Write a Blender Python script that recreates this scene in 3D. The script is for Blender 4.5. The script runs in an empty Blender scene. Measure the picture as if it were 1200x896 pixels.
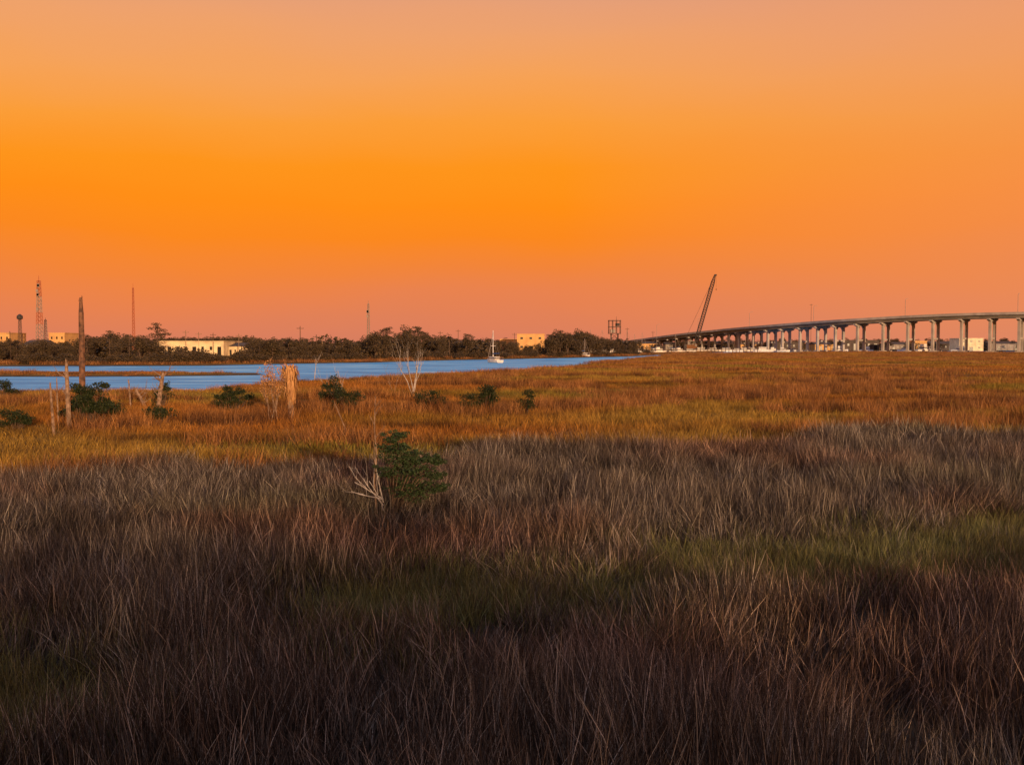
import bpy, math, random
import numpy as np
from mathutils import Vector, noise, Matrix
random.seed(7); rng = np.random.default_rng(7)
S = bpy.context.scene
S.view_settings.view_transform='Standard'; S.view_settings.look='None'; S.view_settings.exposure=0; S.view_settings.gamma=1
U = random.uniform
CAMH = 4.0
F = 1167.0
# survey helpers: bearing (tangent*F+600) and range in metres -> world position on the marsh
def bx(u, D): return (u-600)/F*D
def hz(v, D): return CAMH-(v-404)/F*D
def lin(c):
    c=c/255.0
    return c/12.92 if c<=0.04045 else ((c+0.055)/1.055)**2.4
def L3(r,g,b): return (lin(r),lin(g),lin(b),1)
def nz(x,y,s,o=0): return noise.noise(Vector((x*s+o,y*s-o,o*1.7)))

# ------------------------------------------------------------ materials
def newmat(name):
    m=bpy.data.materials.new(name); m.use_nodes=True
    nt=m.node_tree; b=nt.nodes['Principled BSDF']
    return m,nt,b
def mat(name,c1,c2=None,scale=3.0,rough=0.8,spec=0.2,bump=0.0,metal=0.0):
    m,nt,b=newmat(name)
    b.inputs['Roughness'].default_value=rough
    b.inputs['Specular IOR Level'].default_value=spec
    b.inputs['Metallic'].default_value=metal
    if c2 is None: c2=tuple(x*0.7 for x in c1)
    g=nt.nodes.new('ShaderNodeNewGeometry'); n=nt.nodes.new('ShaderNodeTexNoise'); n.inputs['Scale'].default_value=scale; n.inputs['Detail'].default_value=5
    nt.links.new(g.outputs['Position'],n.inputs['Vector'])
    r=nt.nodes.new('ShaderNodeValToRGB'); r.color_ramp.elements[0].position=0.35; r.color_ramp.elements[1].position=0.65
    r.color_ramp.elements[0].color=(*c2,1); r.color_ramp.elements[1].color=(*c1,1)
    nt.links.new(n.outputs['Fac'],r.inputs['Fac']); nt.links.new(r.outputs['Color'],b.inputs['Base Color'])
    if bump>0:
        bp=nt.nodes.new('ShaderNodeBump'); bp.inputs['Strength'].default_value=bump; bp.inputs['Distance'].default_value=0.05
        nt.links.new(n.outputs['Fac'],bp.inputs['Height']); nt.links.new(bp.outputs['Normal'],b.inputs['Normal'])
    return m
def ramp(nt,stops):
    r=nt.nodes.new('ShaderNodeValToRGB'); cr=r.color_ramp
    while len(cr.elements)>1: cr.elements.remove(cr.elements[-1])
    cr.elements[0].position=stops[0][0]; cr.elements[0].color=stops[0][1]
    for p,c in stops[1:]:
        e=cr.elements.new(p); e.color=c
    return r
def mix(nt,a,b,fac,blend='MIX'):
    m=nt.nodes.new('ShaderNodeMix'); m.data_type='RGBA'; m.blend_type=blend
    for s,v in ((6,a),(7,b),(0,fac)):
        if hasattr(v,'is_output') : nt.links.new(v,m.inputs[s])
        else: m.inputs[s].default_value=v
    return m.outputs[2]
def mapr(nt,v,a,b,c=0.0,d=1.0):
    m=nt.nodes.new('ShaderNodeMapRange'); nt.links.new(v,m.inputs[0])
    for i,x in enumerate((a,b,c,d)): m.inputs[i+1].default_value=x
    return m.outputs[0]
def grassmat(name,stops,patch_cols):
    m,nt,b=newmat(name)
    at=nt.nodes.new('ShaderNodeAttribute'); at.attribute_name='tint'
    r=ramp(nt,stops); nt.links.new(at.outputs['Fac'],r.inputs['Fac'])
    g=nt.nodes.new('ShaderNodeNewGeometry')
    col=r.outputs['Color']
    for i,(pc,sc,lo,hi,amt) in enumerate(patch_cols):
        mp=nt.nodes.new('ShaderNodeMapping'); mp.inputs['Location'].default_value=(31*i+5,17*i,0); mp.inputs['Scale'].default_value=(sc,sc*1.6,0)
        nt.links.new(g.outputs['Position'],mp.inputs['Vector'])
        n=nt.nodes.new('ShaderNodeTexNoise'); n.inputs['Scale'].default_value=1; n.inputs['Detail'].default_value=4
        nt.links.new(mp.outputs[0],n.inputs['Vector'])
        col=mix(nt,col,mix(nt,col,pc,1.0,'MULTIPLY'),mapr(nt,n.outputs['Fac'],lo,hi,0,amt))
    oi=nt.nodes.new('ShaderNodeObjectInfo')
    hs=nt.nodes.new('ShaderNodeHueSaturation'); nt.links.new(col,hs.inputs['Color']); nt.links.new(mapr(nt,oi.outputs['Random'],0,1,0.68,1.32),hs.inputs['Value'])
    nt.links.new(hs.outputs[0],b.inputs['Base Color'])
    b.inputs['Roughness'].default_value=0.6; b.inputs['Specular IOR Level'].default_value=0.2
    return m

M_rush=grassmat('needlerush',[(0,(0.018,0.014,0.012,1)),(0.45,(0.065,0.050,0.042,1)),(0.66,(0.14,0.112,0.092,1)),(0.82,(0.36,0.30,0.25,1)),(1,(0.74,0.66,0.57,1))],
    [((1.2,0.80,0.66,1),0.09,0.48,0.62,0.8),((0.42,0.40,0.40,1),0.2,0.5,0.68,0.75),((0.85,1.0,0.68,1),0.13,0.56,0.70,0.5)])
M_green=grassmat('low_marsh_grass',[(0,(0.045,0.047,0.018,1)),(0.5,(0.13,0.138,0.045,1)),(0.85,(0.24,0.235,0.09,1)),(1,(0.46,0.42,0.26,1))],[((0.85,0.7,0.65,1),0.5,0.45,0.6,0.8)])
M_gold=grassmat('cordgrass',[(0,(0.11,0.060,0.012,1)),(0.5,(0.28,0.165,0.026,1)),(0.85,(0.42,0.255,0.042,1)),(1,(0.56,0.37,0.10,1))],
    [((0.50,0.78,0.6,1),0.045,0.50,0.64,0.75),((1.08,0.66,0.6,1),0.03,0.44,0.57,0.85),((0.28,0.22,0.26,1),0.11,0.52,0.63,0.85)])
M_red=grassmat('dry_cordgrass',[(0,(0.09,0.035,0.012,1)),(0.5,(0.29,0.125,0.035,1)),(0.9,(0.46,0.22,0.075,1)),(1,(0.6,0.38,0.17,1))],[((0.36,0.3,0.32,1),0.25,0.48,0.60,0.9)])
def leafmat(name,a,b_):
    m,nt,b=newmat(name)
    g=nt.nodes.new('ShaderNodeNewGeometry'); r=ramp(nt,[(0,a),(1,b_)])
    nt.links.new(g.outputs['Random Per Island'],r.inputs['Fac']); nt.links.new(r.outputs[0],b.inputs['Base Color'])
    b.inputs['Roughness'].default_value=0.6; b.inputs['Specular IOR Level'].default_value=0.2
    return m
M_leafd=leafmat('distant_foliage',(0.026,0.020,0.012,1),(0.105,0.068,0.032,1))
M_leaf=leafmat('shrub_foliage',(0.006,0.013,0.004,1),(0.036,0.045,0.013,1))
M_leafn=leafmat('myrtle_foliage',(0.010,0.020,0.007,1),(0.045,0.075,0.026,1))
M_dryleaf=leafmat('dead_frond',(0.22,0.09,0.03,1),(0.55,0.30,0.12,1))
M_bark=mat('bark',(0.13,0.085,0.06),(0.05,0.032,0.024),9,bump=0.5)
M_dead=mat('dead_wood',(0.30,0.20,0.14),(0.12,0.075,0.05),7,bump=0.5)
M_pale=mat('bleached_wood',(0.50,0.45,0.42),(0.25,0.22,0.20),6)
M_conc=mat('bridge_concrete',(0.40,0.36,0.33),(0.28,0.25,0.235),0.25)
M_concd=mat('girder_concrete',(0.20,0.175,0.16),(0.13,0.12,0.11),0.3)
M_asph=mat('asphalt',(0.05,0.05,0.05))
M_white=mat('white_paint',(0.70,0.67,0.62),(0.50,0.46,0.42),0.8,0.5,0.3)
M_wall=mat('cream_metal_wall',(0.78,0.62,0.38),(0.52,0.40,0.25),0.35,0.6)
M_grey=mat('grey_siding',(0.26,0.22,0.19),(0.18,0.15,0.13),0.35,0.6)
M_tan=mat('tan_stucco',(0.62,0.37,0.15),(0.5,0.29,0.12),0.3)
M_roof=mat('dark_roof',(0.10,0.075,0.065),(0.06,0.05,0.045),0.4)
M_dark=mat('dark_opening',(0.02,0.02,0.022),(0.012,0.012,0.014),1,0.3,0.4)
M_steel=mat('dark_steel',(0.07,0.055,0.05),(0.035,0.03,0.03),0.5,0.6)
M_galv=mat('galvanised_steel',(0.30,0.24,0.21),(0.22,0.18,0.16),0.5,0.5)
M_redst=mat('red_painted_steel',(0.38,0.12,0.06),(0.3,0.09,0.05),0.5,0.5)
M_blue=mat('blue_canvas',(0.05,0.09,0.2),(0.03,0.06,0.14),1)
M_yel=mat('crane_paint',(0.22,0.09,0.04),(0.15,0.07,0.03),0.5)

# ------------------------------------------------------------ mesh builder
class MB:
    def __init__(s): s.v=[]; s.f=[]; s.m=[]
    def face(s,pts,mi=0):
        n=len(s.v); s.v+= [tuple(p) for p in pts]; s.f.append(tuple(range(n,n+len(pts)))); s.m.append(mi)
    def box(s,c,d,mi=0,rot=0,M=None):
        n=len(s.v); cs,sn=math.cos(rot),math.sin(rot)
        for sz in(-1,1):
            for sx,sy in((-1,-1),(1,-1),(1,1),(-1,1)):
                x,y,z=sx*d[0]/2,sy*d[1]/2,sz*d[2]/2
                s.v.append((c[0]+x*cs-y*sn,c[1]+x*sn+y*cs,c[2]+z))
        for q in((3,2,1,0),(4,5,6,7),(0,1,5,4),(1,2,6,5),(2,3,7,6),(3,0,4,7)):
            s.f.append(tuple(n+i for i in q)); s.m.append(mi)
    def tube(s,pts,rs,mi=0,k=6,cap=True,jit=0):
        pts=[Vector(p) for p in pts]; n0=len(s.v)
        for i,p in enumerate(pts):
            t=(pts[min(i+1,len(pts)-1)]-pts[max(i-1,0)])
            if t.length<1e-6: t=Vector((0,0,1))
            t.normalize(); a=t.cross(Vector((0,1,0.01)))
            if a.length<0.1: a=t.cross(Vector((1,0,0)))
            a.normalize(); b=t.cross(a)
            for j in range(k):
                w=2*math.pi*j/k; r=rs[i]*(1+jit*U(-1,1))
                s.v.append(tuple(p+a*math.cos(w)*r+b*math.sin(w)*r))
        for i in range(len(pts)-1):
            for j in range(k):
                a=n0+i*k+j; b=n0+i*k+(j+1)%k
                s.f.append((a,b,b+k,a+k)); s.m.append(mi)
        if cap:
            s.f.append(tuple(n0+(len(pts)-1)*k+j for j in range(k))); s.m.append(mi)
            s.f.append(tuple(n0+j for j in range(k-1,-1,-1))); s.m.append(mi)
    def leaf(s,p,size,mi=0,asp=0.5,flat=0.0):
        d=Vector((U(-1,1),U(-1,1),U(-1,1)*(1-flat))).normalized()
        e=d.cross(Vector((U(-1,1),U(-1,1),U(-1,1)))).normalized()
        p=Vector(p); s.face((p-d*size*0.5,p+e*size*asp*0.5,p+d*size*0.5,p-e*size*asp*0.5),mi)
    def cloud(s,c,r,n,size,mi=0,asp=0.7):
        for _ in range(n):
            d=Vector((U(-1,1),U(-1,1),U(-1,1)))
            while d.length>1: d=Vector((U(-1,1),U(-1,1),U(-1,1)))
            d*= (0.55+0.45*random.random())/max(d.length,0.35) if random.random()<0.6 else 1
            s.leaf((c[0]+d.x*r[0],c[1]+d.y*r[1],c[2]+d.z*r[2]),size*U(0.6,1.4),mi,asp)
    def obj(s,name,mats,loc=(0,0,0),rz=0,link=True,scale=1,smooth=False):
        me=bpy.data.meshes.new(name); me.from_pydata(s.v,[],s.f)
        for m in mats: me.materials.append(m)
        me.polygons.foreach_set('material_index',s.m)
        if smooth: me.polygons.foreach_set('use_smooth',[True]*len(s.f))
        me.update()
        o=bpy.data.objects.new(name,me); o.location=loc; o.rotation_euler=(0,0,rz); o.scale=(scale,)*3
        if link: S.collection.objects.link(o)
        return o
def branch(mb,p,d,L,r,depth,mi,tips,spread=0.7,up=0.1,nch=(2,3),k=5):
    pts=[Vector(p)]; rs=[r]; d=Vector(d).normalized(); n=4
    for i in range(n):
        d=(d+Vector((U(-1,1),U(-1,1),U(-1,1)))*0.16+Vector((0,0,up*0.3))).normalized()
        pts.append(pts[-1]+d*L/n); rs.append(r*(1-0.45*(i+1)/n))
    if depth==0: rs[-1]=r*0.2
    mb.tube(pts,rs,mi,k,False)
    tips.append((pts[-1],depth))
    if depth>0:
        for _ in range(random.randint(*nch)):
            i=random.randint(2,n); nd=(d+Vector((U(-1,1),U(-1,1),U(-0.6,1)))*spread).normalized()
            branch(mb,pts[i],nd,L*U(0.5,0.8),rs[i]*0.65,depth-1,mi,tips,spread,up,nch,k)

# ------------------------------------------------------------ terrain layout
RT=np.array([(-900,82,150),(-400,84,185),(0,86,196),(240,88,205),(330,108,222),(430,122,242),(560,143,284),(660,180,322),(740,270,366),(800,430,470),(850,490,600),(1000,570,690),(1400,565,690)],float)
def river(x,y):
    """positive inside water, metres from nearest bank (along depth)"""
    if y<60: return -50
    u=x/y*F+600+8*nz(x,y,0.03,3)
    a=np.interp(u,RT[:,0],RT[:,1])+3*nz(x,y,0.05,1); b=np.interp(u,RT[:,0],RT[:,2])+3*nz(x,y,0.03,2)
    d=min(y-a,b-y)
    if u<330:   # mud island in the channel
        hw=min(9,max(0,(330-u)*0.06)); yc=143+2.5*nz(x,y,0.06,5)
        d=min(d,abs(y-yc)-hw)
    return d
def pond(x,y): return max(1-(((x-59)/3.2)**2+((y-131)/9)**2), 1-(((x-82)/5)**2+((y-205)/9)**2))
def creek(x,y):
    if x<35: return 9
    return min(abs(y-(158+9*math.sin(x*0.05)+3*math.sin(x*.13))), abs(y-(112+5*math.sin(x*0.07+1))) if x>52 else 9, abs(y-(245+12*math.sin(x*.03))) )
def gz(x,y):
    h=0.05*nz(x,y,0.15)
    if y>60:
        d=river(x,y)
        t=min(1,max(0,(d+1.5)/3)); h=h*(1-t)-0.9*t
        if pond(x,y)>-0.2: h-=0.55*min(1,(pond(x,y)+0.2)*2)
        c=creek(x,y)
        if c<2: h-=0.22*(2-c)
        if y>np.interp(x/y*F+600,RT[:,0],RT[:,2])+10 : h+=0.3
    return h
angs=list(np.radians(np.arange(-36,36.01,0.22)))+list(np.radians(np.arange(38,322,4.0)))
rad=[]; r=1.5
while r<9000: rad.append(r); r*=1.016 if r<700 else 1.06
gv=[(0,0,0)]; gf=[]
na=len(angs)
for r in rad:
    for a in angs:
        x=r*math.sin(a); y=r*math.cos(a)
        gv.append((x,y,gz(x,y) if r<900 else 0.3))
for j in range(na): gf.append((0,1+(j+1)%na,1+j))
for i in range(len(rad)-1):
    for j in range(na):
        a=1+i*na+j; b=1+i*na+(j+1)%na
        gf.append((a,b,b+na,a+na))
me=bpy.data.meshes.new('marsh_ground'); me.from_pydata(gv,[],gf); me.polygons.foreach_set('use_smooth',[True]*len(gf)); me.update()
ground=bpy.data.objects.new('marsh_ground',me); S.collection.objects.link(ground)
m,nt,b=newmat('marsh_soil'); b.inputs['Roughness'].default_value=0.9; b.inputs['Specular IOR Level'].default_value=0.1
g=nt.nodes.new('ShaderNodeNewGeometry'); sx=nt.nodes.new('ShaderNodeSeparateXYZ'); nt.links.new(g.outputs['Position'],sx.inputs[0])
mp=nt.nodes.new('ShaderNodeMapping'); mp.inputs['Scale'].default_value=(0.035,0.09,0); nt.links.new(g.outputs['Position'],mp.inputs['Vector'])
n1=nt.nodes.new('ShaderNodeTexNoise'); n1.inputs['Scale'].default_value=1; n1.inputs['Detail'].default_value=9; n1.inputs['Roughness'].default_value=0.65; nt.links.new(mp.outputs[0],n1.inputs['Vector'])
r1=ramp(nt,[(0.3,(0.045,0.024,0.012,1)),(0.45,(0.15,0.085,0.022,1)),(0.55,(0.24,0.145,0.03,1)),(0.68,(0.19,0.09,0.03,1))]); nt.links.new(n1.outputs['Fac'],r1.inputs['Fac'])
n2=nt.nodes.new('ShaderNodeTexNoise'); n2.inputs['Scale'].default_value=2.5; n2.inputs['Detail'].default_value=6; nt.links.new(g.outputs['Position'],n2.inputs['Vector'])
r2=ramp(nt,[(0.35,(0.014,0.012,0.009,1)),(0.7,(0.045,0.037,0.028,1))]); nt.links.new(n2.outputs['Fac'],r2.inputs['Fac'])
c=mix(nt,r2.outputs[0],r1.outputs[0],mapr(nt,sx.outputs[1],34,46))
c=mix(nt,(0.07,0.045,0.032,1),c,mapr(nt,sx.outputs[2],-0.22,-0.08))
nt.links.new(c,b.inputs['Base Color'])
bp=nt.nodes.new('ShaderNodeBump'); bp.inputs['Distance'].default_value=0.3; bp.inputs['Strength'].default_value=0.8; nt.links.new(n2.outputs['Fac'],bp.inputs['Height']); nt.links.new(bp.outputs[0],b.inputs['Normal'])
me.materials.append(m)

# water: reflected-sky blue painted into the diffuse colour, with a broken-up sky sheen
mb=MB(); mb.face(((-2500,60,-0.3),(2500,60,-0.3),(2500,1500,-0.3),(-2500,1500,-0.3)))
m,nt,b=newmat('river_water')
g=nt.nodes.new('ShaderNodeNewGeometry'); mp=nt.nodes.new('ShaderNodeMapping'); mp.inputs['Scale'].default_value=(0.5,1.2,1); nt.links.new(g.outputs['Position'],mp.inputs['Vector'])
n=nt.nodes.new('ShaderNodeTexNoise'); n.inputs['Scale'].default_value=1.2; n.inputs['Detail'].default_value=5; nt.links.new(mp.outputs[0],n.inputs['Vector'])
bp=nt.nodes.new('ShaderNodeBump'); bp.inputs['Strength'].default_value=1; bp.inputs['Distance'].default_value=0.3; nt.links.new(n.outputs['Fac'],bp.inputs['Height'])
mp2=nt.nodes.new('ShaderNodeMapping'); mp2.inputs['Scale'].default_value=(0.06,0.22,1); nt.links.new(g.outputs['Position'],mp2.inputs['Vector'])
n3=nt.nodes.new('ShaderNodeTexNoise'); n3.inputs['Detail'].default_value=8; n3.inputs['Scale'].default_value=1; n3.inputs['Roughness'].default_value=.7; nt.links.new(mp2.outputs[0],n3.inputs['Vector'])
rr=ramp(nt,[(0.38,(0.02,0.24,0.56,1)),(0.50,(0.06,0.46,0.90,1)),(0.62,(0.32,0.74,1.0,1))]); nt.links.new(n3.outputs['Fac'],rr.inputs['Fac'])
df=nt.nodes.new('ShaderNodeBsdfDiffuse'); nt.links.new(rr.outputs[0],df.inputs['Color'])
gl=nt.nodes.new('ShaderNodeBsdfGlossy'); gl.inputs['Roughness'].default_value=.3; gl.inputs['Color'].default_value=(.6,.78,.95,1); nt.links.new(bp.outputs[0],gl.inputs['Normal'])
ms=nt.nodes.new('ShaderNodeMixShader'); ms.inputs[0].default_value=.25; nt.links.new(df.outputs[0],ms.inputs[1]); nt.links.new(gl.outputs[0],ms.inputs[2]); nt.links.new(ms.outputs[0],nt.nodes['Material Output'].inputs[0])
mb.obj('river_water',[m])

# ------------------------------------------------------------ instancing
def collection(objs,name):
    c=bpy.data.collections.new(name)
    for o in objs: c.objects.link(o)
    return c
def scatter(name,pts,rots,scl,idx,coll):
    me=bpy.data.meshes.new(name); me.from_pydata(pts,[],[])
    a=me.attributes.new('irot','FLOAT_VECTOR','POINT'); a.data.foreach_set('vector',np.array(rots,'f').ravel())
    a=me.attributes.new('iscl','FLOAT_VECTOR','POINT'); a.data.foreach_set('vector',np.array(scl,'f').ravel())
    a=me.attributes.new('iidx','INT','POINT'); a.data.foreach_set('value',np.array(idx,'i'))
    o=bpy.data.objects.new(name,me); S.collection.objects.link(o)
    ng=bpy.data.node_groups.new(name,'GeometryNodeTree')
    ng.interface.new_socket('Geometry',in_out='INPUT',socket_type='NodeSocketGeometry'); ng.interface.new_socket('Geometry',in_out='OUTPUT',socket_type='NodeSocketGeometry')
    N=ng.nodes; K=ng.links
    gi=N.new('NodeGroupInput'); go=N.new('NodeGroupOutput')
    ci=N.new('GeometryNodeCollectionInfo'); ci.inputs['Collection'].default_value=coll; ci.inputs['Separate Children'].default_value=True; ci.inputs['Reset Children'].default_value=True
    ip=N.new('GeometryNodeInstanceOnPoints'); ip.inputs['Pick Instance'].default_value=True
    def na(nm,t):
        q=N.new('GeometryNodeInputNamedAttribute'); q.data_type=t; q.inputs['Name'].default_value=nm; return [s for s in q.outputs if s.enabled][0]
    er=N.new('FunctionNodeEulerToRotation')
    K.new(na('irot','FLOAT_VECTOR'),er.inputs[0]); K.new(er.outputs[0],ip.inputs['Rotation'])
    K.new(na('iscl','FLOAT_VECTOR'),ip.inputs['Scale']); K.new(na('iidx','INT'),ip.inputs['Instance Index'])
    K.new(ci.outputs[0],ip.inputs['Instance']); K.new(gi.outputs[0],ip.inputs['Points']); K.new(ip.outputs[0],go.inputs[0])
    md=o.modifiers.new('scatter','NODES'); md.node_group=ng
    return o
def grass_proto(name,n,radius,L,w,lean,material,segs=4,dirbias=0.4):
    V=[];Fc=[];T=[]; db=U(0,6.28)
    for _ in range(n):
        r=radius*math.sqrt(random.random()); a=U(0,6.283); bxx,byy=r*math.cos(a),r*math.sin(a)
        az=U(0,6.283); 
        if random.random()<dirbias: az=db+U(-0.6,0.6)
        l=L*U(0.55,1.12); bend=lean*U(0.1,1)**1.3; fa=U(0,6.283); sx,sy=math.cos(fa),math.sin(fa)
        tilt=lean*U(0,0.5)
        tint=random.random()**1.3; base=len(V)
        for k in range(segs+1):
            t=k/segs; h=l*(t-0.3*bend*t*t); off=l*(tilt*t+bend*t*t); ww=w*(1-t*0.8)*0.5
            px,py=bxx+math.cos(az)*off,byy+math.sin(az)*off
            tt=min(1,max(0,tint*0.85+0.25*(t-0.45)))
            if k<segs:
                V.append((px-sx*ww,py-sy*ww,h-0.04)); V.append((px+sx*ww,py+sy*ww,h-0.04)); T+= [tt,tt]
            else: V.append((px,py,h-0.04)); T.append(tt)
        for k in range(segs-1):
            q=base+2*k; Fc.append((q,q+1,q+3,q+2))
        q=base+2*(segs-1); Fc.append((q,q+1,q+2))
    me=bpy.data.meshes.new(name); me.from_pydata(V,[],Fc); me.materials.append(material)
    at=me.attributes.new('tint','FLOAT','POINT'); at.data.foreach_set('value',np.array(T,'f')); me.update()
    return bpy.data.objects.new(name,me)
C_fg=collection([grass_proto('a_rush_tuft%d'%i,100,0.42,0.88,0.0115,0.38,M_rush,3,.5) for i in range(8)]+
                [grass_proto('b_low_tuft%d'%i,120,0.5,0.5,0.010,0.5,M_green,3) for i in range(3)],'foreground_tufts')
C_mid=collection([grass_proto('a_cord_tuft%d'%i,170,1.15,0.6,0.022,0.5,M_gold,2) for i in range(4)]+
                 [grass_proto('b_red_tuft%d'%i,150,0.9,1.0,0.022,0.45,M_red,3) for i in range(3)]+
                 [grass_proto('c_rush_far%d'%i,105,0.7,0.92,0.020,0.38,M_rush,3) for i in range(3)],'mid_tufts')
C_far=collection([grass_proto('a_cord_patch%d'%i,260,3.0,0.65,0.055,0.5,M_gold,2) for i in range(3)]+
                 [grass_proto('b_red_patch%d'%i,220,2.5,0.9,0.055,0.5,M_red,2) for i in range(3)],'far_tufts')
def segd(x,y,a,b):
    ax,ay=a; bx_,by_=b; dx,dy=bx_-ax,by_-ay; t=max(0,min(1,((x-ax)*dx+(y-ay)*dy)/(dx*dx+dy*dy)))
    return math.hypot(x-ax-t*dx,y-ay-t*dy)
def low(x,y):
    n=0.8*nz(x,y,0.5,9)
    d=min(segd(x,y,(3.6,16.8),(7.5,18.0))-1.5, segd(x,y,(7.5,18.0),(13.5,21.0))-2.0, segd(x,y,(-1.8,14.6),(0.8,15.2))-1.3, segd(x,y,(0.8,15.2),(3.6,16.8))-0.6,segd(x,y,(-5.4,10.4),(-6.6,11.2))-1.0)
    return d+n
def rb(x,y): return 35+max(-.6,min(.6,x/max(y,1)))*16+5*nz(x,y,0.12,4)
pts=[];rots=[];scl=[];idx=[]; pm=[];rm=[];sm=[];im=[]
y=5.0
while y<62:
    s=0.41 if y<26 else 0.50
    x=-(0.54*y+5)
    while x<0.54*y+5:
        X=x+U(-s/2,s/2); Y=y+U(-s/2,s/2); x+=s
        if Y>rb(X,Y): continue
        z=gz(X,Y); gap=nz(X,Y,0.85,12); hn=nz(X,Y*1.3,0.33,11)+0.7*gap; ln=nz(X,Y,0.35,21); l2=nz(X,Y,0.35,33)
        h=0.95+0.55*hn; d=low(X,Y)
        if d<0:
            pts.append((X,Y,z)); rots.append((U(-.1,.1),U(-.1,.1),U(0,6.28))); hh=U(.7,1.2)*(1+.3*nz(X,Y,.8,5)); scl.append((1,1,hh)); idx.append(8+random.randint(0,2))
            if random.random()<.3: pts.append((X,Y,z)); rots.append((U(-.2,.2),U(-.2,.2),U(0,6.28))); scl.append((.7,.7,.55)); idx.append(random.randint(0,7))
            continue
        if gap<-0.24 and random.random()<.75: continue
        if d<1.4: h*=0.5+0.5*d/1.4
        rt=(ln*0.9+U(-.13,.13),l2*0.9+U(-.13,.13),U(0,6.28))
        if d<1.6 and random.random()<.3: pts.append((X,Y,z)); rots.append((0,0,U(0,6))); scl.append((1,1,1.3)); idx.append(8+random.randint(0,2))
        if Y<36: pts.append((X,Y,z)); rots.append(rt); scl.append((1,1,max(.35,h))); idx.append(random.randint(0,7))
        elif random.random()<0.8: pm.append((X,Y,z)); rm.append(rt); sm.append((1,1,max(.4,h))); im.append(7+random.randint(0,2))
    y+=s*0.87
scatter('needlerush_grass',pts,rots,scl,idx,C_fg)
# tall reddish stands (world x, y, rx, ry)
RED=[(-3.2,55,4.6,1.8),(14,72,9,2.4),(24,85,10,2.6),(-14,50,3.0,2.0),(-19,47,3,1.6),(-9.5,56,2.4,1.8),(30,60,7,1.5),(3,88,7,2),(38,100,12,3),(-34,62,5,2),(16,44,6,1.8),(24,48,7,2),(-12,74,6,1.6),(50,78,8,2),(33,54,6,1.6),(-28,70,6,1.5)]
def redness(x,y):
    return max(max(1-(((x-a)/c)**2+((y-b)/d)**2) for a,b,c,d in RED), 3*(nz(x*.8,y*1.6,0.10,27)-.28))+0.5*nz(x,y,0.4,6)
y=26.0
while y<140:
    s=1.15+0.004*y; x=-(0.53*y+9)
    while x<0.53*y+9:
        X=x+U(-s/2,s/2); Y=y+U(-s/2,s/2); x+=s
        if Y<rb(X,Y)-1.5: continue
        rv=river(X,Y)
        if rv>-0.8 or pond(X,Y)>-0.3 or creek(X,Y)<1.3: continue
        k=0.75+0.45*nz(X,Y,0.1,8)+.3*nz(X,Y,.4,18)
        if Y>60 and pond(X,Y+6)>-2.2: k*=0.35
        if rv>-4: k*=0.75
        R=redness(X,Y); z=gz(X,Y)
        rm.append((U(-.12,.12)+nz(X,Y,.1,2)*.3,U(-.12,.12),U(0,6.28))); pm.append((X,Y,z))
        if R>0.05: sm.append((1,1,U(.85,1.2)*(.7+.35*min(1,R*2))*(.8 if rv>-12 else 1))); im.append(4+random.randint(0,2))
        else: sm.append((1,1,max(.3,k))); im.append(random.randint(0,3))
    y+=s*0.9
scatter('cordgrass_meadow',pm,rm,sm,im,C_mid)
pf=[];rf=[];sf=[];jf=[]
y=132.0
while y<570:
    s=3.2+0.004*y; x=-(0.52*y+15)
    while x<0.53*y+15:
        X=x+U(-s/2,s/2); Y=y+U(-s/2,s/2); x+=s
        rv=river(X,Y); u=X/Y*F+600
        far=np.interp(u,RT[:,0],RT[:,2])
        if rv>-2.2 or pond(X,Y)>-0.4 or creek(X,Y)<3.2: continue
        if Y>far+18: continue
        isl = u<335 and 120<Y<165
        pf.append((X,Y,gz(X,Y))); rf.append((0,0,U(0,6.28)))
        k=0.85+0.4*nz(X,Y,0.05,8)
        if isl: k*=0.3
        red = nz(X,Y*2.2,0.03,14)>0.0 or Y>far or isl
        sf.append((1,1,k)); jf.append((3 if red else 0)+random.randint(0,2))
    y+=s*0.95
scatter('distant_marsh_grass',pf,rf,sf,jf,C_far)

# ------------------------------------------------------------ trees
def oak_proto(name,n=1400,H=8.0,low_=0.12):
    mb=MB(); tips=[]
    branch(mb,(0,0,0),(0,0,1),H*0.4,0.22,2,0,tips,0.9,0.3,(3,4))
    lobes=[(p,U(0.9,1.6)) for p,d in tips if d<2]
    random.shuffle(lobes)
    for _ in range(9):
        a=U(0,6.28); r=U(0.3,0.36*H); lobes.append((Vector((r*math.cos(a),r*math.sin(a),U(low_*H,0.86*H))),U(0.8,1.5)))
    lobes=lobes[:22]
    for p,r in lobes: mb.cloud((p[0],p[1],min(p[2],H*0.93)),(r,r,r*0.75),n//len(lobes),0.34,1)
    return mb.obj(name,[M_bark,M_leafd],link=False)
def pine_proto(name,H=12.0):
    mb=MB(); mb.tube([(0,0,0),(0.1,0,H*.4),(-.1,.1,H*.75),(0.05,0,H*.95)],[.2,.16,.11,.04],0,6)
    for _ in range(13):
        z=H*U(0.5,0.97); a=U(0,6.28); l=(H-z)*0.35+U(.8,1.9); p=Vector((math.cos(a)*l,math.sin(a)*l,z+U(-.2,.6)))
        mb.tube([(0,0,z-.3),p],[.07,.02],0,4,False); mb.cloud(p,(1.1,1.1,.55),70,0.32,1); mb.cloud((p*0.6+Vector((0,0,z*.4))),(.8,.8,.4),25,0.3,1)
    mb.cloud((0,0,H*.95),(1.2,1.2,.7),90,.3,1)
    return mb.obj(name,[M_bark,M_leafd],link=False)
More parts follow.
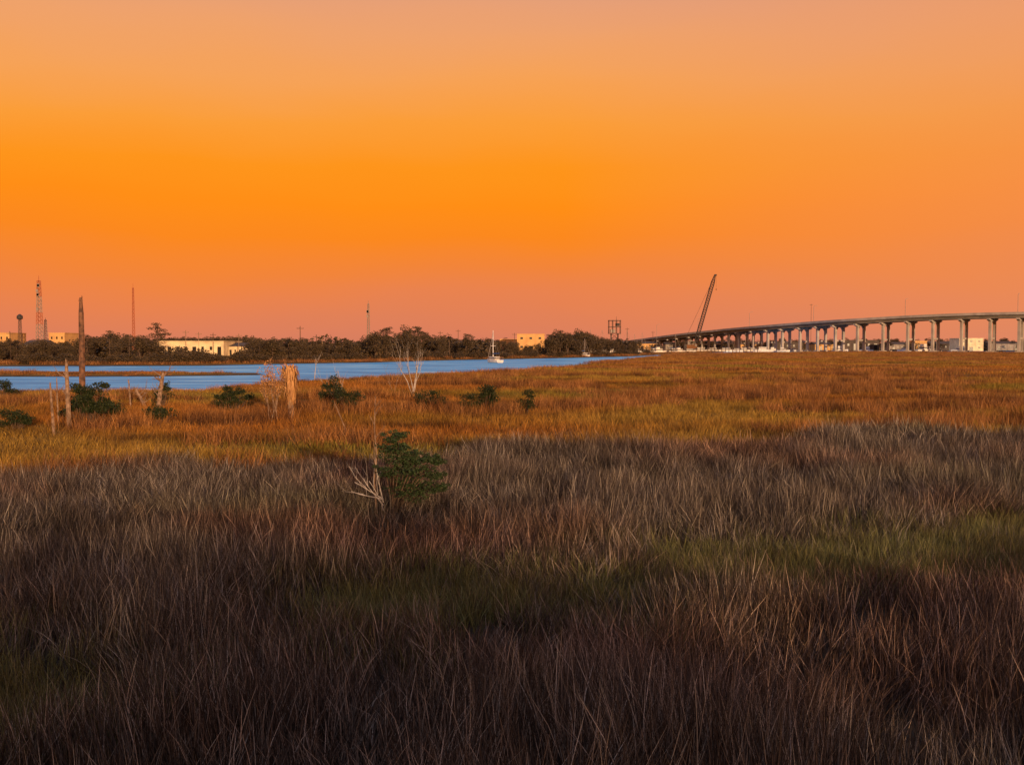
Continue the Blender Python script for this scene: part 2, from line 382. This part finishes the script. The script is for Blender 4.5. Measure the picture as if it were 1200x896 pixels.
def palm_proto(name,H=8.0):
    mb=MB(); mb.tube([(0,0,0),(.15,0,H*.5),(0,0,H*.88)],[.2,.17,.16],0,6)
    for _ in range(36):
        a=U(0,6.28); e=U(-.7,1.2); l=U(1.2,1.8); d=Vector((math.cos(a)*math.cos(e),math.sin(a)*math.cos(e),math.sin(e)))
        p0=Vector((0,0,H*.88)); p1=p0+d*l*.6; p2=p0+d*l+Vector((0,0,-.5)); w=Vector((-math.sin(a),math.cos(a),0))
        mb.face((p0,p1-w*.32,p2-w*.1,p2+w*.1,p1+w*.32),1)
    return mb.obj(name,[M_bark,M_leafd],link=False)
def bush_proto(name,H=3.0):
    mb=MB()
    for _ in range(8):
        a=U(0,6.28); r=U(0,1.6); mb.cloud((r*math.cos(a),r*math.sin(a),U(.5,H*.75)),(1.1,1.1,.8),90,.3,1)
    mb.tube([(0,0,0),(0,0,H*.6)],[.1,.04],0,5); return mb.obj(name,[M_bark,M_leafd],link=False)
C_tree=collection([oak_proto('a_oak%d'%i) for i in range(5)]+[pine_proto('b_pine%d'%i) for i in range(3)]+[palm_proto('c_palm')]+[bush_proto('d_bush%d'%i) for i in range(3)],'tree_kinds')
PH=[8]*5+[12]*3+[8.6]+[3]*3
tp=[];tr=[];ts=[];ti=[]
def addtree(X,Y,h,kind=None):
    if kind is None:
        q=random.random(); kind=random.randint(0,4) if q<.70 else (random.randint(5,7) if q<.84 else (8 if q<.93 else random.randint(9,11)))
    sc=h/PH[kind]; sw=sc*U(.9,1.3)
    if kind>=9: sw=sc*U(1.0,1.6)
    tp.append((X,Y,0.2)); tr.append((0,0,U(0,6.28))); ts.append((sw,sw,sc)); ti.append(kind)
PROF=np.array([(-500,393),(0,397),(60,397),(100,394),(130,391),(176,393),(183,410),(288,410),(294,393),(340,395),(345,394),(420,394),(455,389),(500,388),(515,392),(598,397),(606,402),(640,402),(648,388),(700,389),(712,396),(760,400),(1500,401)],float)
for i in range(600):
    u=U(-350,760); far=np.interp(u,RT[:,0],RT[:,2]); D=far+12+abs(random.gauss(0,1))*40
    v=np.interp(u,PROF[:,0],PROF[:,1])
    if 180<u<290: D=far+U(8,40)
    h=max(1.5,hz(v+U(0,11) - (5 if random.random()<.13 else 0),D))
    addtree(bx(u,D),D,h,None if v<405 else random.choice([9,10,11,9,10,11,0]))
for i in range(260):   # shoreline scrub
    u=U(-350,760); far=np.interp(u,RT[:,0],RT[:,2]); D=far+U(7,14); addtree(bx(u,D),D,U(1.2,2.6),random.randint(9,11))
for i in range(850):   # distant woods
    u=U(-450,1500); D=U(760,1150); addtree(bx(u,D),D,max(4,hz(398+U(-3,4),D)))
for i in range(120):
    u=U(180,300); D=U(420,520); addtree(bx(u,D),D,hz(396+U(-3,4),D))
for i in range(110):   # trees between the waterfront houses
    u=U(760,1300); D=U(640,745); addtree(bx(u,D),D,hz(401+U(-2.5,3),D))
scatter('distant_treeline',tp,tr,ts,ti,C_tree)
# wooded shore behind the viewpoint, which shades the near marsh
tp=[];tr=[];ts=[];ti=[]
for i in range(420):
    X=U(-110,130); Y=-42-U(0,16); addtree(X,Y,9.4+0.9*nz(X,0,.05,3)+U(-1.4,.6),random.randint(0,4))
scatter('wooded_shore',tp,tr,ts,ti,C_tree)

def single_tree(kind,name,u,D,v):
    src={'pine':C_tree.objects['b_pine1'],'oak':C_tree.objects['a_oak2']}[kind]
    H=12 if kind=='pine' else 8
    o=bpy.data.objects.new(name,src.data); s=hz(v,D)/H; o.scale=(s*1.2,s*1.2,s); o.location=(bx(u,D),D,0.2); S.collection.objects.link(o)
single_tree('pine','pine_tree',185,300,379); single_tree('oak','oak_tree',478,330,381); single_tree('oak','oak_tree',655,440,386); single_tree('pine','pine_tree',490,335,383)
single_tree('oak','oak_tree',680,450,385); single_tree('pine','pine_tree',130,270,388)

# ------------------------------------------------------------ near dead wood, shrubs
def snag(name,u,D,v,r,lean=(0,0),m=M_dead,twigs=0,k=8):
    H=hz(v,D); mb=MB(); n=9; pts=[];rs=[]
    for i in range(n):
        t=i/(n-1); pts.append((lean[0]*H*t+U(-.03,.03)*H*.1,lean[1]*H*t+U(-.03,.03)*H*.1,H*t-.1)); rs.append(r*(1.1-.35*t)*(1 if i<n-1 else .55))
    mb.tube(pts,rs,0,k,True,.08)
    for _ in range(4):
        a=U(0,6.28); p=Vector(pts[-1]); q=p+Vector((math.cos(a)*r*.4,math.sin(a)*r*.4,-.2)); mb.tube([q,q+Vector((U(-.05,.05),0,U(.15,.35)))],[r*.28,r*.05],0,4)
    for _ in range(twigs):
        i=random.randint(3,n-2); a=U(0,6.28); branch(mb,pts[i],(math.cos(a),math.sin(a),.6),U(.4,.9),r*.3,1,0,[],.8)
    return mb.obj(name,[m],(bx(u,D),D,gz(bx(u,D),D)),smooth=False)
snag('dead_tree_trunk',96,52,346,.17,m=mat('weathered_trunk',(0.20,0.10,0.06),(0.07,0.04,0.03),5,bump=.5))
snag('dead_tree_stump',80,47,420,.11,(-.03,0),twigs=3)
snag('weathered_post',62,43,446,.06,(-.06,0))
snag('weathered_post',153,60,443,.05,(-.07,0))
snag('dead_tree_stump',184,60,434,.14,(.14,0),twigs=9)
snag('dead_tree_stump',172,61,454,.10,(-.5,0),twigs=6)
snag('leaning_stick',408,44,470,.025,(-.4,0),M_dead)
snag('weathered_post',67,50,440,.04,(-.02,0))
snag('weathered_post',874,112,436,.07); 
def shrub(name,u,vb,v,width,n=1500,ls=.07):
    D=3.45*F/(vb-404)
    H=hz(v,D); mb=MB()
    nb=max(12,int(width*13)); 
    for _ in range(nb):
        fx=U(-1,1); top=H*(1-.3*abs(fx)**1.5)*U(.8,1.0); p=Vector((fx*width*.5,U(-.35,.35)*width,max(.3,top*U(.4,1)-.06)))
        mb.tube([(p.x*.15,p.y*.15,0),(p.x*.6,p.y*.6,p.z*.55),p],[.03,.02,.008],0,4,False)
        r=U(.16,.30); mb.cloud(p,(r*1.25,r*1.25,r*.75),n//nb,ls,1,.5)
        for _ in range(4):
            q=p+Vector((U(-.3,.3),U(-.2,.2),U(-.02,.25))); mb.cloud(q,(.09,.09,.07),9,ls,1,.5)
    return mb.obj(name,[M_bark,M_leaf],(bx(u,D),D,0))
for (u,vb,v,w,n) in [(108,489,441,1.7,5200),(90,488,446,1.3,3600),(124,487,458,1.0,2200),(274,475,445,1.7,3800),(262,475,456,1.0,1800),(188,487,472,1.1,1700),(16,492,476,1.1,2000),(3,460,440,1.8,2400),(390,471,435,1.2,2600),(406,475,453,1.6,2400),(508,474,456,2.0,3000),(568,473,444,1.3,2800),(554,473,458,1.2,1600),(617,475,454,.8,1300),(190,470,446,.8,1300)]:
    shrub('marsh_shrub',u,vb,v,w,n,.085)
# broken palm with hanging skirt
D=52; H=hz(427,D); mb=MB()
mb.tube([(0,0,-.1),(0.02,0,.6),(-.02,0,1.2),(0,0,2.0),(.03,0,H-.35)],[.17,.15,.15,.17,.14],0,9,True,.12)
for _ in range(620):
    a=U(0,6.28); z=H-.15-1.35*random.random()**1.2; r0=.11; d=Vector((math.cos(a),math.sin(a),0)); w=Vector((-math.sin(a),math.cos(a),0))*U(.02,.045)
    fl=U(.15,.5)*(1.1-.4*(H-z)); p0=d*r0+Vector((0,0,z)); p1=d*fl+Vector((0,0,z-U(-.22,.2))); p2=d*(fl+U(-.05,.12))+Vector((U(-.08,.08),0,z-U(.25,.8)))
    mb.face((p0-w,p0+w,p1+w,p1-w),1); mb.face((p1-w,p1+w,p2+w*.3,p2-w*.3),1)
mb.obj('dead_palm_tree',[M_dead,M_dryleaf],(bx(340,D),D,0))
mb=MB(); tips=[]
for _ in range(6): branch(mb,(U(-.2,.2),U(-.2,.2),0),(U(-.25,.25),U(-.3,.3),1),1.6,.028,2,0,tips,.4,.4)
for p,d in tips:
    if p.z>.9: mb.cloud(p,(.18,.18,.22),22,.10,1,.4)
mb.obj('dry_sapling',[M_dead,M_dryleaf],(bx(320,50),50,0))
# bare forked saplings
def bare(name,u,D,v,forks,r=.05,m=M_dead,dep=2):
    H=hz(v,D); mb=MB()
    for fx in forks: branch(mb,(fx*.1,0,0),(fx,U(-.2,.2),1),H*.58,r,dep,0,[],.4,.25,(2,3),4)
    return mb.obj(name,[m],(bx(u,D),D,0))
bare('bare_sapling',484,78,404,(-.36,.28,-.1,.12),.042,M_pale,3); bare('bare_sapling',396,62,430,(-.3,.2,.0),.035,M_pale,3); bare('bare_sapling',368,110,416,(.1,),.05,M_pale)
bare('bare_sapling',462,80,428,(.15,-.3),.035,M_dead,3)
# foreground shrub with dead grey limbs
D=22.5; mb=MB()
boughs=[(.10,0,1.85,.18),(.28,.1,1.93,.19),(.02,.1,1.62,.22),(.35,-.1,1.66,.24),(.18,-.15,1.42,.27),(.52,0,1.5,.2),(.72,.1,1.38,.2),(.95,0,1.42,.18),(1.14,.1,1.33,.16),(.55,-.2,1.2,.28),(.85,-.1,1.12,.27),(1.1,0,1.02,.22),(.25,0,1.05,.32),(.6,.1,.85,.34),(.95,0,.75,.28),(.0,-.1,1.15,.24),(.3,0,.7,.34),(.15,.2,1.6,.22),(.7,-.2,.6,.32),(.45,.1,1.3,.26),(1.2,0,.75,.2)]
for x_,y_,z_,r_ in boughs:
    mb.tube([(.1,0,.0),(.1+x_*.35,y_*.5,z_*.45),(x_,y_,z_)],[.03,.02,.008],0,5,False)
    mb.cloud((x_,y_,z_),(r_,r_,r_*.48),300,.05,1,.5)
    for _ in range(8):
        a=U(0,6.28); q=Vector((x_+math.cos(a)*r_*1.1,y_+math.sin(a)*r_,z_+U(-.02,.14))); mb.tube([(x_,y_,z_-.03),q],[.007,.003],0,4,False); mb.cloud(q,(.07,.07,.04),34,.042,1,.5)
for d in [(-1.0,0,.7),(-.5,.3,1.1),(-1.1,-.1,.3),(-.3,0,1.3),(-.8,-.2,1.2)]:
    branch(mb,(-.05,-.15,U(.2,.6)),d,.75,.012,2,2,[],.8,.05,(2,2),4)
mb.tube([(-.22,0,.1),(-.27,0,.9),(-.22,.03,1.5),(-.27,.03,2.1),(-.24,0,2.85)],[.024,.021,.018,.014,.007],3,6)
for z in (1.3,1.6,1.9,2.15,2.4,2.6): branch(mb,(-.25,0,z),(U(-1,1),U(-.5,.5),1),.22,.009,1,3,[],.5,.1,(1,2),4)
mb.obj('wax_myrtle_shrub',[M_bark,M_leafn,M_pale,M_dead],(bx(452,D),D,0))

# ------------------------------------------------------------ bridge
BP=[(560,960,404),(640,900,404.5),(690,860,404),(735,800,400),(800,720,391.5),(850,675,386),(900,630,381.5),(950,598,377.5),(1000,568,374),(1050,548,371),(1100,530,368.5),(1150,514,366.8),(1200,500,365.8),(1260,487,365.8),(1340,470,368),(1500,440,377),(1700,420,389),(1900,410,400)]
P=[Vector((bx(u,D),D,hz(v,D))) for u,D,v in BP]
path=[]
for i in range(1,len(P)-2):
    p0,p1,p2,p3=P[i-1:i+3]
    for k in range(12):
        t=k/12; path.append(0.5*((2*p1)+(p2-p0)*t+(2*p0-5*p1+4*p2-p3)*t*t+(3*p1-p0-3*p2+p3)*t**3))
def nrm(i):
    t=path[min(i+1,len(path)-1)]-path[max(i-1,0)]; t.z=0; t.normalize(); return Vector((-t.y,t.x,0)),t
mb=MB()
def sweep(a,b,c,d,mi):
    n0=len(mb.v)
    for i,p in enumerate(path):
        n,t=nrm(i)
        for o,z in((a,c),(b,c),(b,d),(a,d)): q=p+n*o; mb.v.append((q.x,q.y,p.z+z))
    for i in range(len(path)-1):
        for j in range(4):
            A=n0+i*4+j; B=n0+i*4+(j+1)%4; mb.f.append((A,B,B+4,A+4)); mb.m.append(mi)
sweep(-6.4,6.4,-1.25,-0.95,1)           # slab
sweep(-6,6,-.94,-.90,2)                 # roadway
for s in(-1,1):
    sweep(s*6.4-.2 if s>0 else -6.6, 6.6 if s>0 else -6.2, -1.35,0.0,0)   # parapets
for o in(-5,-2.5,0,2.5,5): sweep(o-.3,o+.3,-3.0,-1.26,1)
acc=0; last=path[0]; lamps=[]; cnt=0
for i in range(1,len(path)):
    acc+=(path[i]-last).length; last=path[i]
    if acc<14.5: continue
    acc-=14.5; cnt+=1; p=path[i]; n,t=nrm(i); top=p.z-3.01
    if top<1: continue
    if cnt%4==0: lamps.append((p+n*-6.2,n))
    rot=math.atan2(n.y,n.x); capd=1.3
    prof=[(-6.3,top),(6.3,top),(6.3,top-.6),(3.9,top-capd),(-3.9,top-capd),(-6.3,top-.6)]
    A=[(p.x+n.x*o-t.x*.75,p.y+n.y*o-t.y*.75,z) for o,z in prof]; B=[(p.x+n.x*o+t.x*.75,p.y+n.y*o+t.y*.75,z) for o,z in prof]
    mb.face(A,0); mb.face(B[::-1],0)
    for j in range(6): mb.face((A[j],B[j],B[(j+1)%6],A[(j+1)%6]),0)
    for o in(-3.1,3.1):
        c=p+n*o; h=top-capd+1.3
        mb.box((c.x,c.y,(top-capd+.02-1.3)/2),(1.4,1.2,h),0,rot)
        mb.box((c.x,c.y,-.2),(3,3,2.2),0,rot)
        s=-1 if o>0 else 1; q=c+n*s*.7; q2=c+n*s*1.9
        mb.face(((q.x-t.x*.55,q.y-t.y*.55,top-capd-1.6),(q2.x-t.x*.55,q2.y-t.y*.55,top-capd),(q.x-t.x*.55,q.y-t.y*.55,top-capd)),0)
        mb.face(((q.x-t.x*.55,q.y-t.y*.55,top-capd-1.6),(q.x+t.x*.55,q.y+t.y*.55,top-capd-1.6),(q2.x+t.x*.55,q2.y+t.y*.55,top-capd),(q2.x-t.x*.55,q2.y-t.y*.55,top-capd)),0)
    if top>10: mb.box((p.x,p.y,top*.42),(4.7,.9,.9),0,rot)
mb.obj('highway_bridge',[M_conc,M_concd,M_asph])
for p,n in lamps:
    mb=MB(); mb.tube([(0,0,-.1),(0,0,8.5),(n.x*1.0,n.y*1.0,9.2),(n.x*2.2,n.y*2.2,9.3)],[.13,.11,.09,.07],0,5); mb.box((n.x*2.4,n.y*2.4,9.25),(.7,.35,.15),0)
    mb.obj('street_lamp',[M_galv],p)
# low dock/trestle beside the marina
mb=MB()
for i in range(60):
    u=640+i*4.2; D=470+i*2.0; x=bx(u,D); mb.tube([(x,D,-1),(x,D,1.9+U(0,.9))],[.2,.17],0,6)
for i in range(59):
    u=640+i*4.2; D=470+i*2.0; x=bx(u,D); x2=bx(u+4.2,D+2); mb.box(((x+x2)/2,D+1,1.25),(x2-x+.02,2,.22),0,0)
mb.obj('timber_dock',[M_bark])

# ------------------------------------------------------------ towers, crane
def lattice(mb,p0,p1,w0,w1,n,r=.06,mats=(0,)):
    p0=Vector(p0);p1=Vector(p1); t=(p1-p0).normalized(); a=t.cross(Vector((0,1,0)))
    if a.length<.1:a=Vector((1,0,0))
    a.normalize(); b=t.cross(a); prev=None
    for i in range(n+1):
        f=i/n; c=p0.lerp(p1,f); w=(w0+(w1-w0)*f)/2
        cur=[c+a*w*sx+b*w*sy for sx,sy in((-1,-1),(1,-1),(1,1),(-1,1))]; mi=mats[int(f*len(mats)*.999)]
        for j in range(4):
            mb.tube([cur[j],cur[(j+1)%4]],[r*.6]*2,mi,4,False)
            if prev:
                mb.tube([prev[j],cur[j]],[r]*2,mi,4,False); mb.tube([prev[j],cur[(j+1)%4]],[r*.6]*2,mi,4,False)
        prev=cur
def radio(name,u,D,v,w,r,mats,guy=False,dishes=0):
    H=hz(v,D); mb=MB(); lattice(mb,(0,0,0),(0,0,H*.93),w,w*.45,18,r,mats); mb.tube([(0,0,H*.92),(0,0,H)],[r*1.3,r*.6],mats[0],4)
    for _ in range(dishes):
        z=H*U(.55,.9); mb.box((U(-.6,.6),-w*.5,z),(1.2,.4,1.6),0)
    mb.obj(name,[M_galv,M_redst,M_white],(bx(u,D),D,0))
radio('radio_tower',47,560,323,3.2,.17,(1,0,1,0,1),dishes=6); radio('radio_tower',157,700,332,1.7,.13,(1,)); radio('radio_tower',432,640,352,2.0,.14,(0,),False,4)
radio('radio_tower',54,600,372,2.0,.13,(0,))
D=420; H=hz(368,D); mb=MB(); lattice(mb,(0,0,0),(0,0,H-2.4),1.4,.8,8,.09); mb.tube([(0,0,H-2.4),(0,0,H-2.0),(0,0,H-.8),(0,0,H)],[.4,1.2,1.2,.3],0,12); mb.obj('water_tower',[M_steel],(bx(24,D),D,0))
# crawler crane with lattice boom
D=600; mb=MB(); 
tip=Vector((bx(837,D)-bx(813,D),0,hz(323,D))); foot=Vector((0.5,0,3.4))
lattice(mb,foot,foot.lerp(tip,.12),.5,1.9,3,.15); lattice(mb,foot.lerp(tip,.12),foot.lerp(tip,.9),1.9,1.8,24,.15); lattice(mb,foot.lerp(tip,.9),tip,1.8,.7,3,.15)
mb.box((-2.5,0,3),(7,3,2.2),1); mb.box((-5.3,0,3.1),(1.6,3.4,2.6),0); mb.box((.8,-1.2,3.4),(1.7,1.2,2.2),1); mb.box((.9,-1.83,3.7),(1.2,.05,1),2)
for s in(-1.7,1.7): mb.box((-1.5,s,1.0),(7,.9,1.1),0)
mb.box((-1.5,0,1.75),(2.6,2.6,.5),0); mb.box((-1.5,0,.1),(22,11,.7),0)
gan=Vector((-4.5,0,9)); mb.tube([(-1.5,0,4),gan],[.12,.12],0,4); mb.tube([(-5.2,0,4),gan],[.12,.12],0,4)
for s in(-.5,.5): mb.tube([gan+Vector((0,s,0)),tip+Vector((0,s,0))],[.04,.04],0,4)
mb.tube([tip+Vector((.9,0,0)),tip+Vector((.9,0,-8))],[.035,.035],0,4); mb.box((tip.x+.9,0,tip.z-8.4),(.5,.4,.9),1); mb.tube([tip+Vector((-.4,-.3,.2)),tip+Vector((1,-.3,.2))],[.5,.5],0,8)
mb.obj('crawler_crane',[M_steel,M_yel,M_dark],(bx(813,D),D,0))
# framework tower by the marina
D=520; H=hz(375,D); mb=MB(); lattice(mb,(0,0,0),(0,0,H-7),3.6,3.6,4,.18)
for z in(H-7,H-3.6,H-.3): mb.box((0,0,z),(6.4,4.6,.3),0)
for x in(-3,-1,1,3):
    for yy in(-2,2): mb.tube([(x,yy,H-7),(x,yy,H)],[.14,.14],0,4)
mb.box((-1,0,H-5.7),(2.4,3.4,1.8),1); mb.box((1.5,0,H-2.4),(1.8,3.4,1.5),0); mb.tube([(1,0,H),(1,0,H+2)],[.1,.05],0,4)
mb.obj('steel_loading_tower',[M_steel,M_galv],(bx(720,D),D,0))
for u,D,v in [(145,240,392),(168,300,394),(233,330,389),(297,300,394),(352,290,382),(371,280,392),(378,285,395),(398,330,395),(537,420,386),(110,260,394),(452,380,384),(322,300,395),(603,430,390),(735,520,384),(765,560,388),(250,330,390),(950,640,356),(12,300,388),(516,390,388),(218,330,387),(280,330,391)]:
    H=hz(v,D); mb=MB(); mb.tube([(0,0,0),(0,0,H)],[.14,.10],0,5); mb.box((0,0,H-.7),(2.0,.12,.14),0); 
    for x in(-.9,-.3,.9): mb.tube([(x,0,H-.63),(x,0,H-.4)],[.05,.03],0,4)
    mb.obj('utility_pole',[M_dead if v%2 else M_bark],(bx(u,D),D,0))

# ------------------------------------------------------------ buildings
def building(name,u0,u1,D,v,depth,wall,roof='flat',bays=6,storeys=1,doors=True,rz=0):
    H=hz(v,D)
    W=(u1-u0)/F*D; e=bpy.data.objects.new(name,None); S.collection.objects.link(e); e.location=(bx((u0+u1)/2,D),D,0.2); e.rotation_euler=(0,0,rz)
    wh=H if roof=='flat' else H*.72
    mb=MB(); mb.box((0,depth/2,wh/2),(W,depth,wh),0); o=mb.obj('walls',[wall]); o.parent=e
    mb=MB()
    if roof=='flat': mb.box((0,depth/2,wh+.13),(W+.5,depth+.5,.25),0)
    else:
        a=W/2+.4; d0,d1=-.4,depth+.4; m_=depth/2
        mb.face(((-a,d0,wh+.005),(a,d0,wh+.005),(a,m_,H),(-a,m_,H))); mb.face(((a,d1,wh+.005),(-a,d1,wh+.005),(-a,m_,H),(a,m_,H)))
        mb.face(((-a,d0,wh+.005),(-a,m_,H),(-a,d1,wh+.005))); mb.face(((a,d0,wh+.005),(a,d1,wh+.005),(a,m_,H)))
    o=mb.obj('roof',[M_roof if roof!='flat' else wall]); o.parent=e
    mb=MB(); sh=wh/storeys
    for s in range(storeys):
        for i in range(bays):
            x=-W/2+W*(i+.5)/bays
            if s==0 and doors and i%3==1: mb.box((x,-.03,sh*.33),(W/bays*.45,.1,sh*.66),0)
            else: mb.box((x,-.03,sh*(s+.55)),(W/bays*.28,.1,sh*.24),0)
    o=mb.obj('windows_and_doors',[M_dark]); o.parent=e
    mb=MB()
    for i in range(bays+1): mb.box((-W/2+W*i/bays,-.06,wh/2),(.18,.12,wh-.02),0)
    o=mb.obj('wall_ribs',[wall]); o.parent=e
building('warehouse_building',184,262,330,401,22,M_wall,'flat',8)
building('warehouse_building',262,284,336,402,18,M_wall,'gable',4)
building('tan_building',58,76,430,391,14,M_tan,'flat',3,2)
building('tan_building',-8,12,420,391,14,M_tan,'flat',3,2)
building('gabled_house',28,50,330,399,10,M_grey,'gable',4)
building('orange_building',606,638,560,392,18,M_tan,'flat',3,2)
building('tan_building',586,606,600,398,12,M_tan,'flat',3)
building('gabled_house',520,540,470,400,10,M_grey,'gable',4)
building('gabled_house',440,456,400,403,9,M_grey,'gable',3)
building('marina_building',1124,1152,620,397,14,M_wall,'flat',3,2)
for u0,w,D,v,mt,rf in [(688,22,560,401,M_grey,'gable'),(745,26,740,400,M_tan,'gable'),(780,22,720,401,M_grey,'gable'),(806,18,700,400,M_grey,'flat'),(830,30,700,400,M_roof,'gable'),(868,20,720,401,M_tan,'gable'),(905,36,700,401,M_roof,'flat'),(955,24,700,401,M_tan,'gable'),(990,40,710,399,M_roof,'flat'),(1040,24,690,401,M_grey,'gable'),(1072,14,700,400,M_tan,'flat'),(1090,26,700,400,M_roof,'gable'),(1160,34,690,400,M_grey,'gable'),(1205,40,700,399,M_roof,'flat')]:
    building('waterfront_house',u0,u0+w,D,v,14,mt,rf,5,1)

# ------------------------------------------------------------ boats
def boat(name,u,D,L,B,mast=0,cabin=True,rz=0,fly=False):
    mb=MB(); st=[(-.5,.86),(-.25,.98),(0,1),(.22,.86),(.38,.5),(.5,.03)]; H=L*.13; rows=[]
    for t,w in st:
        sh=H*(1+.35*max(0,t)*2); rows.append([(t*L+.02*L,-B/2*w,sh),(t*L,-B/2*w*.82,.1),(t*L*.93,0,-.35),(t*L,B/2*w*.82,.1),(t*L+.02*L,B/2*w,sh)])
    n0=len(mb.v)
    for r_ in rows: mb.v+=r_
    for i in range(len(rows)-1):
        for j in range(4): a=n0+i*5+j; mb.f.append((a,a+5,a+6,a+1)); mb.m.append(0)
        mb.f.append((n0+i*5,n0+i*5+4,n0+i*5+9,n0+i*5+5)); mb.m.append(0)
    mb.f.append(tuple(n0+j for j in range(5))); mb.m.append(0)
    if cabin:
        ch=L*.13; z0=H*1.0
        mb.box((-.02*L,0,z0+ch/2),(L*.42,B*.62,ch),0); mb.box((-.02*L,0,z0+ch*.6),(L*.425,B*.63,ch*.32),1); mb.box((-.02*L,0,z0+ch+.05),(L*.46,B*.68,.1),0)
        if fly: mb.box((-.08*L,0,z0+ch*1.5),(L*.24,B*.5,ch*.7),0); mb.box((-.08*L,0,z0+ch*2.2),(L*.28,B*.6,.1),2)
    for sy in(-1,1): mb.tube([(-.45*L,sy*B*.42,H+.55),(.2*L,sy*B*.42,H*1.2+.55),(.48*L,0,H*1.4+.55)],[.03]*3,3,4)
    for t in(-.45,-.2,.05,.3): 
        for sy in(-1,1): mb.tube([(t*L,sy*B*.42*(1 if t<.2 else .7),H),(t*L,sy*B*.42*(1 if t<.2 else .7),H*1.1+.55)],[.025]*2,3,4)
    if mast:
        mb.tube([(.08*L,0,H),(.08*L,0,mast)],[.11,.07],3 if D>250 else 0,6); mb.tube([(.08*L,0,H+1.5),(-.4*L,0,H+1.6)],[.16,.13],2,6)
        mb.tube([(.08*L,0,mast*.97),(.5*L,0,H*1.35)],[.03,.06],3,4); mb.tube([(.08*L,0,mast*.97),(-.5*L,0,H)],[.02,.02],3,4)
        for sy in(-1,1): mb.tube([(.08*L,sy*.02,mast*.9),(.08*L,sy*B*.3,mast*.5),(.05*L,sy*B*.45,H)],[.02]*3,3,4)
        mb.box((.08*L,0,mast*.52),(.08,B*.6,.08),0)
    mb.obj(name,[M_white,M_dark,M_blue,M_galv],(bx(u,D),D,-.3),rz)
boat('sailboat',579,240,5.2,2.4,7.8,True,2.2)
boat('sailboat',684,345,5.5,2.2,6.5,True,.6)
for u,D,h in [(676,485,11),(690,490,12),(697,500,10),(704,505,12),(714,500,9),(733,510,12),(742,515,10),(751,520,11),(768,530,9),(790,545,10),(853,620,11),(872,625,12),(881,630,10)]:
    boat('sailboat',u,D,8.5,2.8,h,True,U(-.6,.6))
for u,D,L in [(708,480,9),(722,480,8),(736,490,9),(756,500,9),(772,505,10),(796,530,9),(808,545,9),(822,585,12),(836,600,11),(850,605,10),(864,610,9),(893,600,13),(906,615,9),(918,610,9),(930,615,9),(1015,620,10),(1060,610,10)]:
    boat('motorboat',u,D,L*.85,2.7,0,True,U(-.5,.5)+(3.14 if random.random()<.5 else 0),random.random()<.4)
boat('motorboat',1084,570,13,4,0,True,.3,True); boat('motorboat',985,600,10,3,0,True,.2,True); boat('motorboat',1125,575,10,3,0,True,3,True)

# ------------------------------------------------------------ sky, sun, camera
EL,AZ=math.radians(7),math.radians(160)
to_sun=Vector((math.sin(AZ)*math.cos(EL),math.cos(AZ)*math.cos(EL),math.sin(EL)))
sd=bpy.data.lights.new('sun','SUN'); sd.energy=5; sd.color=(1.0,0.62,0.32); sd.angle=math.radians(.6)
so=bpy.data.objects.new('sun',sd); so.rotation_euler=to_sun.to_track_quat('Z','Y').to_euler(); S.collection.objects.link(so)
w=bpy.data.worlds.new('World'); S.world=w; w.use_nodes=True; nt=w.node_tree; bg=nt.nodes['Background']
tc=nt.nodes.new('ShaderNodeTexCoord'); sp=nt.nodes.new('ShaderNodeSeparateXYZ'); nt.links.new(tc.outputs['Generated'],sp.inputs[0])
mpw=nt.nodes.new('ShaderNodeMapping'); mpw.inputs['Scale'].default_value=(1.2,1.2,5); nt.links.new(tc.outputs['Generated'],mpw.inputs['Vector'])
nw=nt.nodes.new('ShaderNodeTexNoise'); nw.inputs['Scale'].default_value=2.2; nw.inputs['Detail'].default_value=3; nt.links.new(mpw.outputs[0],nw.inputs['Vector'])
ad=nt.nodes.new('ShaderNodeMath'); ad.operation='MULTIPLY_ADD'; nt.links.new(nw.outputs['Fac'],ad.inputs[0]); ad.inputs[1].default_value=.05; 
sb=nt.nodes.new('ShaderNodeMath'); sb.operation='SUBTRACT'; nt.links.new(sp.outputs[2],sb.inputs[0]); sb.inputs[1].default_value=.025; nt.links.new(sb.outputs[0],ad.inputs[2])
rs_=ramp(nt,[(0,L3(212,124,96)),(.012,L3(219,126,92)),(.046,L3(232,128,76)),(.0715,L3(241,130,54)),(.105,L3(251,134,18)),(.138,L3(255,140,0)),(.171,L3(254,147,10)),(.211,L3(251,156,50)),(.249,L3(246,161,84)),(.287,L3(239,161,104)),(.323,L3(228,158,120)),(.42,L3(200,168,158)),(.6,L3(165,175,195)),(1,L3(145,165,205))])
nt.links.new(ad.outputs[0],rs_.inputs['Fac'])
cc=mix(nt,rs_.outputs[0],L3(230,146,104),mapr(nt,sp.outputs[0],.05,.6,0,.5))
sky=nt.nodes.new('ShaderNodeTexSky'); sky.sky_type='NISHITA'; sky.sun_disc=False; sky.sun_elevation=EL; sky.sun_rotation=AZ
c2=mix(nt,cc,sky.outputs[0],.002,'ADD')
nt.links.new(c2,bg.inputs['Color']); bg.inputs['Strength'].default_value=1.0
cam=bpy.data.cameras.new('camera'); cam.lens=35; cam.sensor_width=36; cam.clip_end=20000; cam.clip_start=.1
co=bpy.data.objects.new('camera',cam); co.location=(0,0,CAMH); co.rotation_euler=(math.radians(90-2.16),0,0); S.collection.objects.link(co); S.camera=co
print('instances',len(pts),len(pm),len(pf),len(tp))
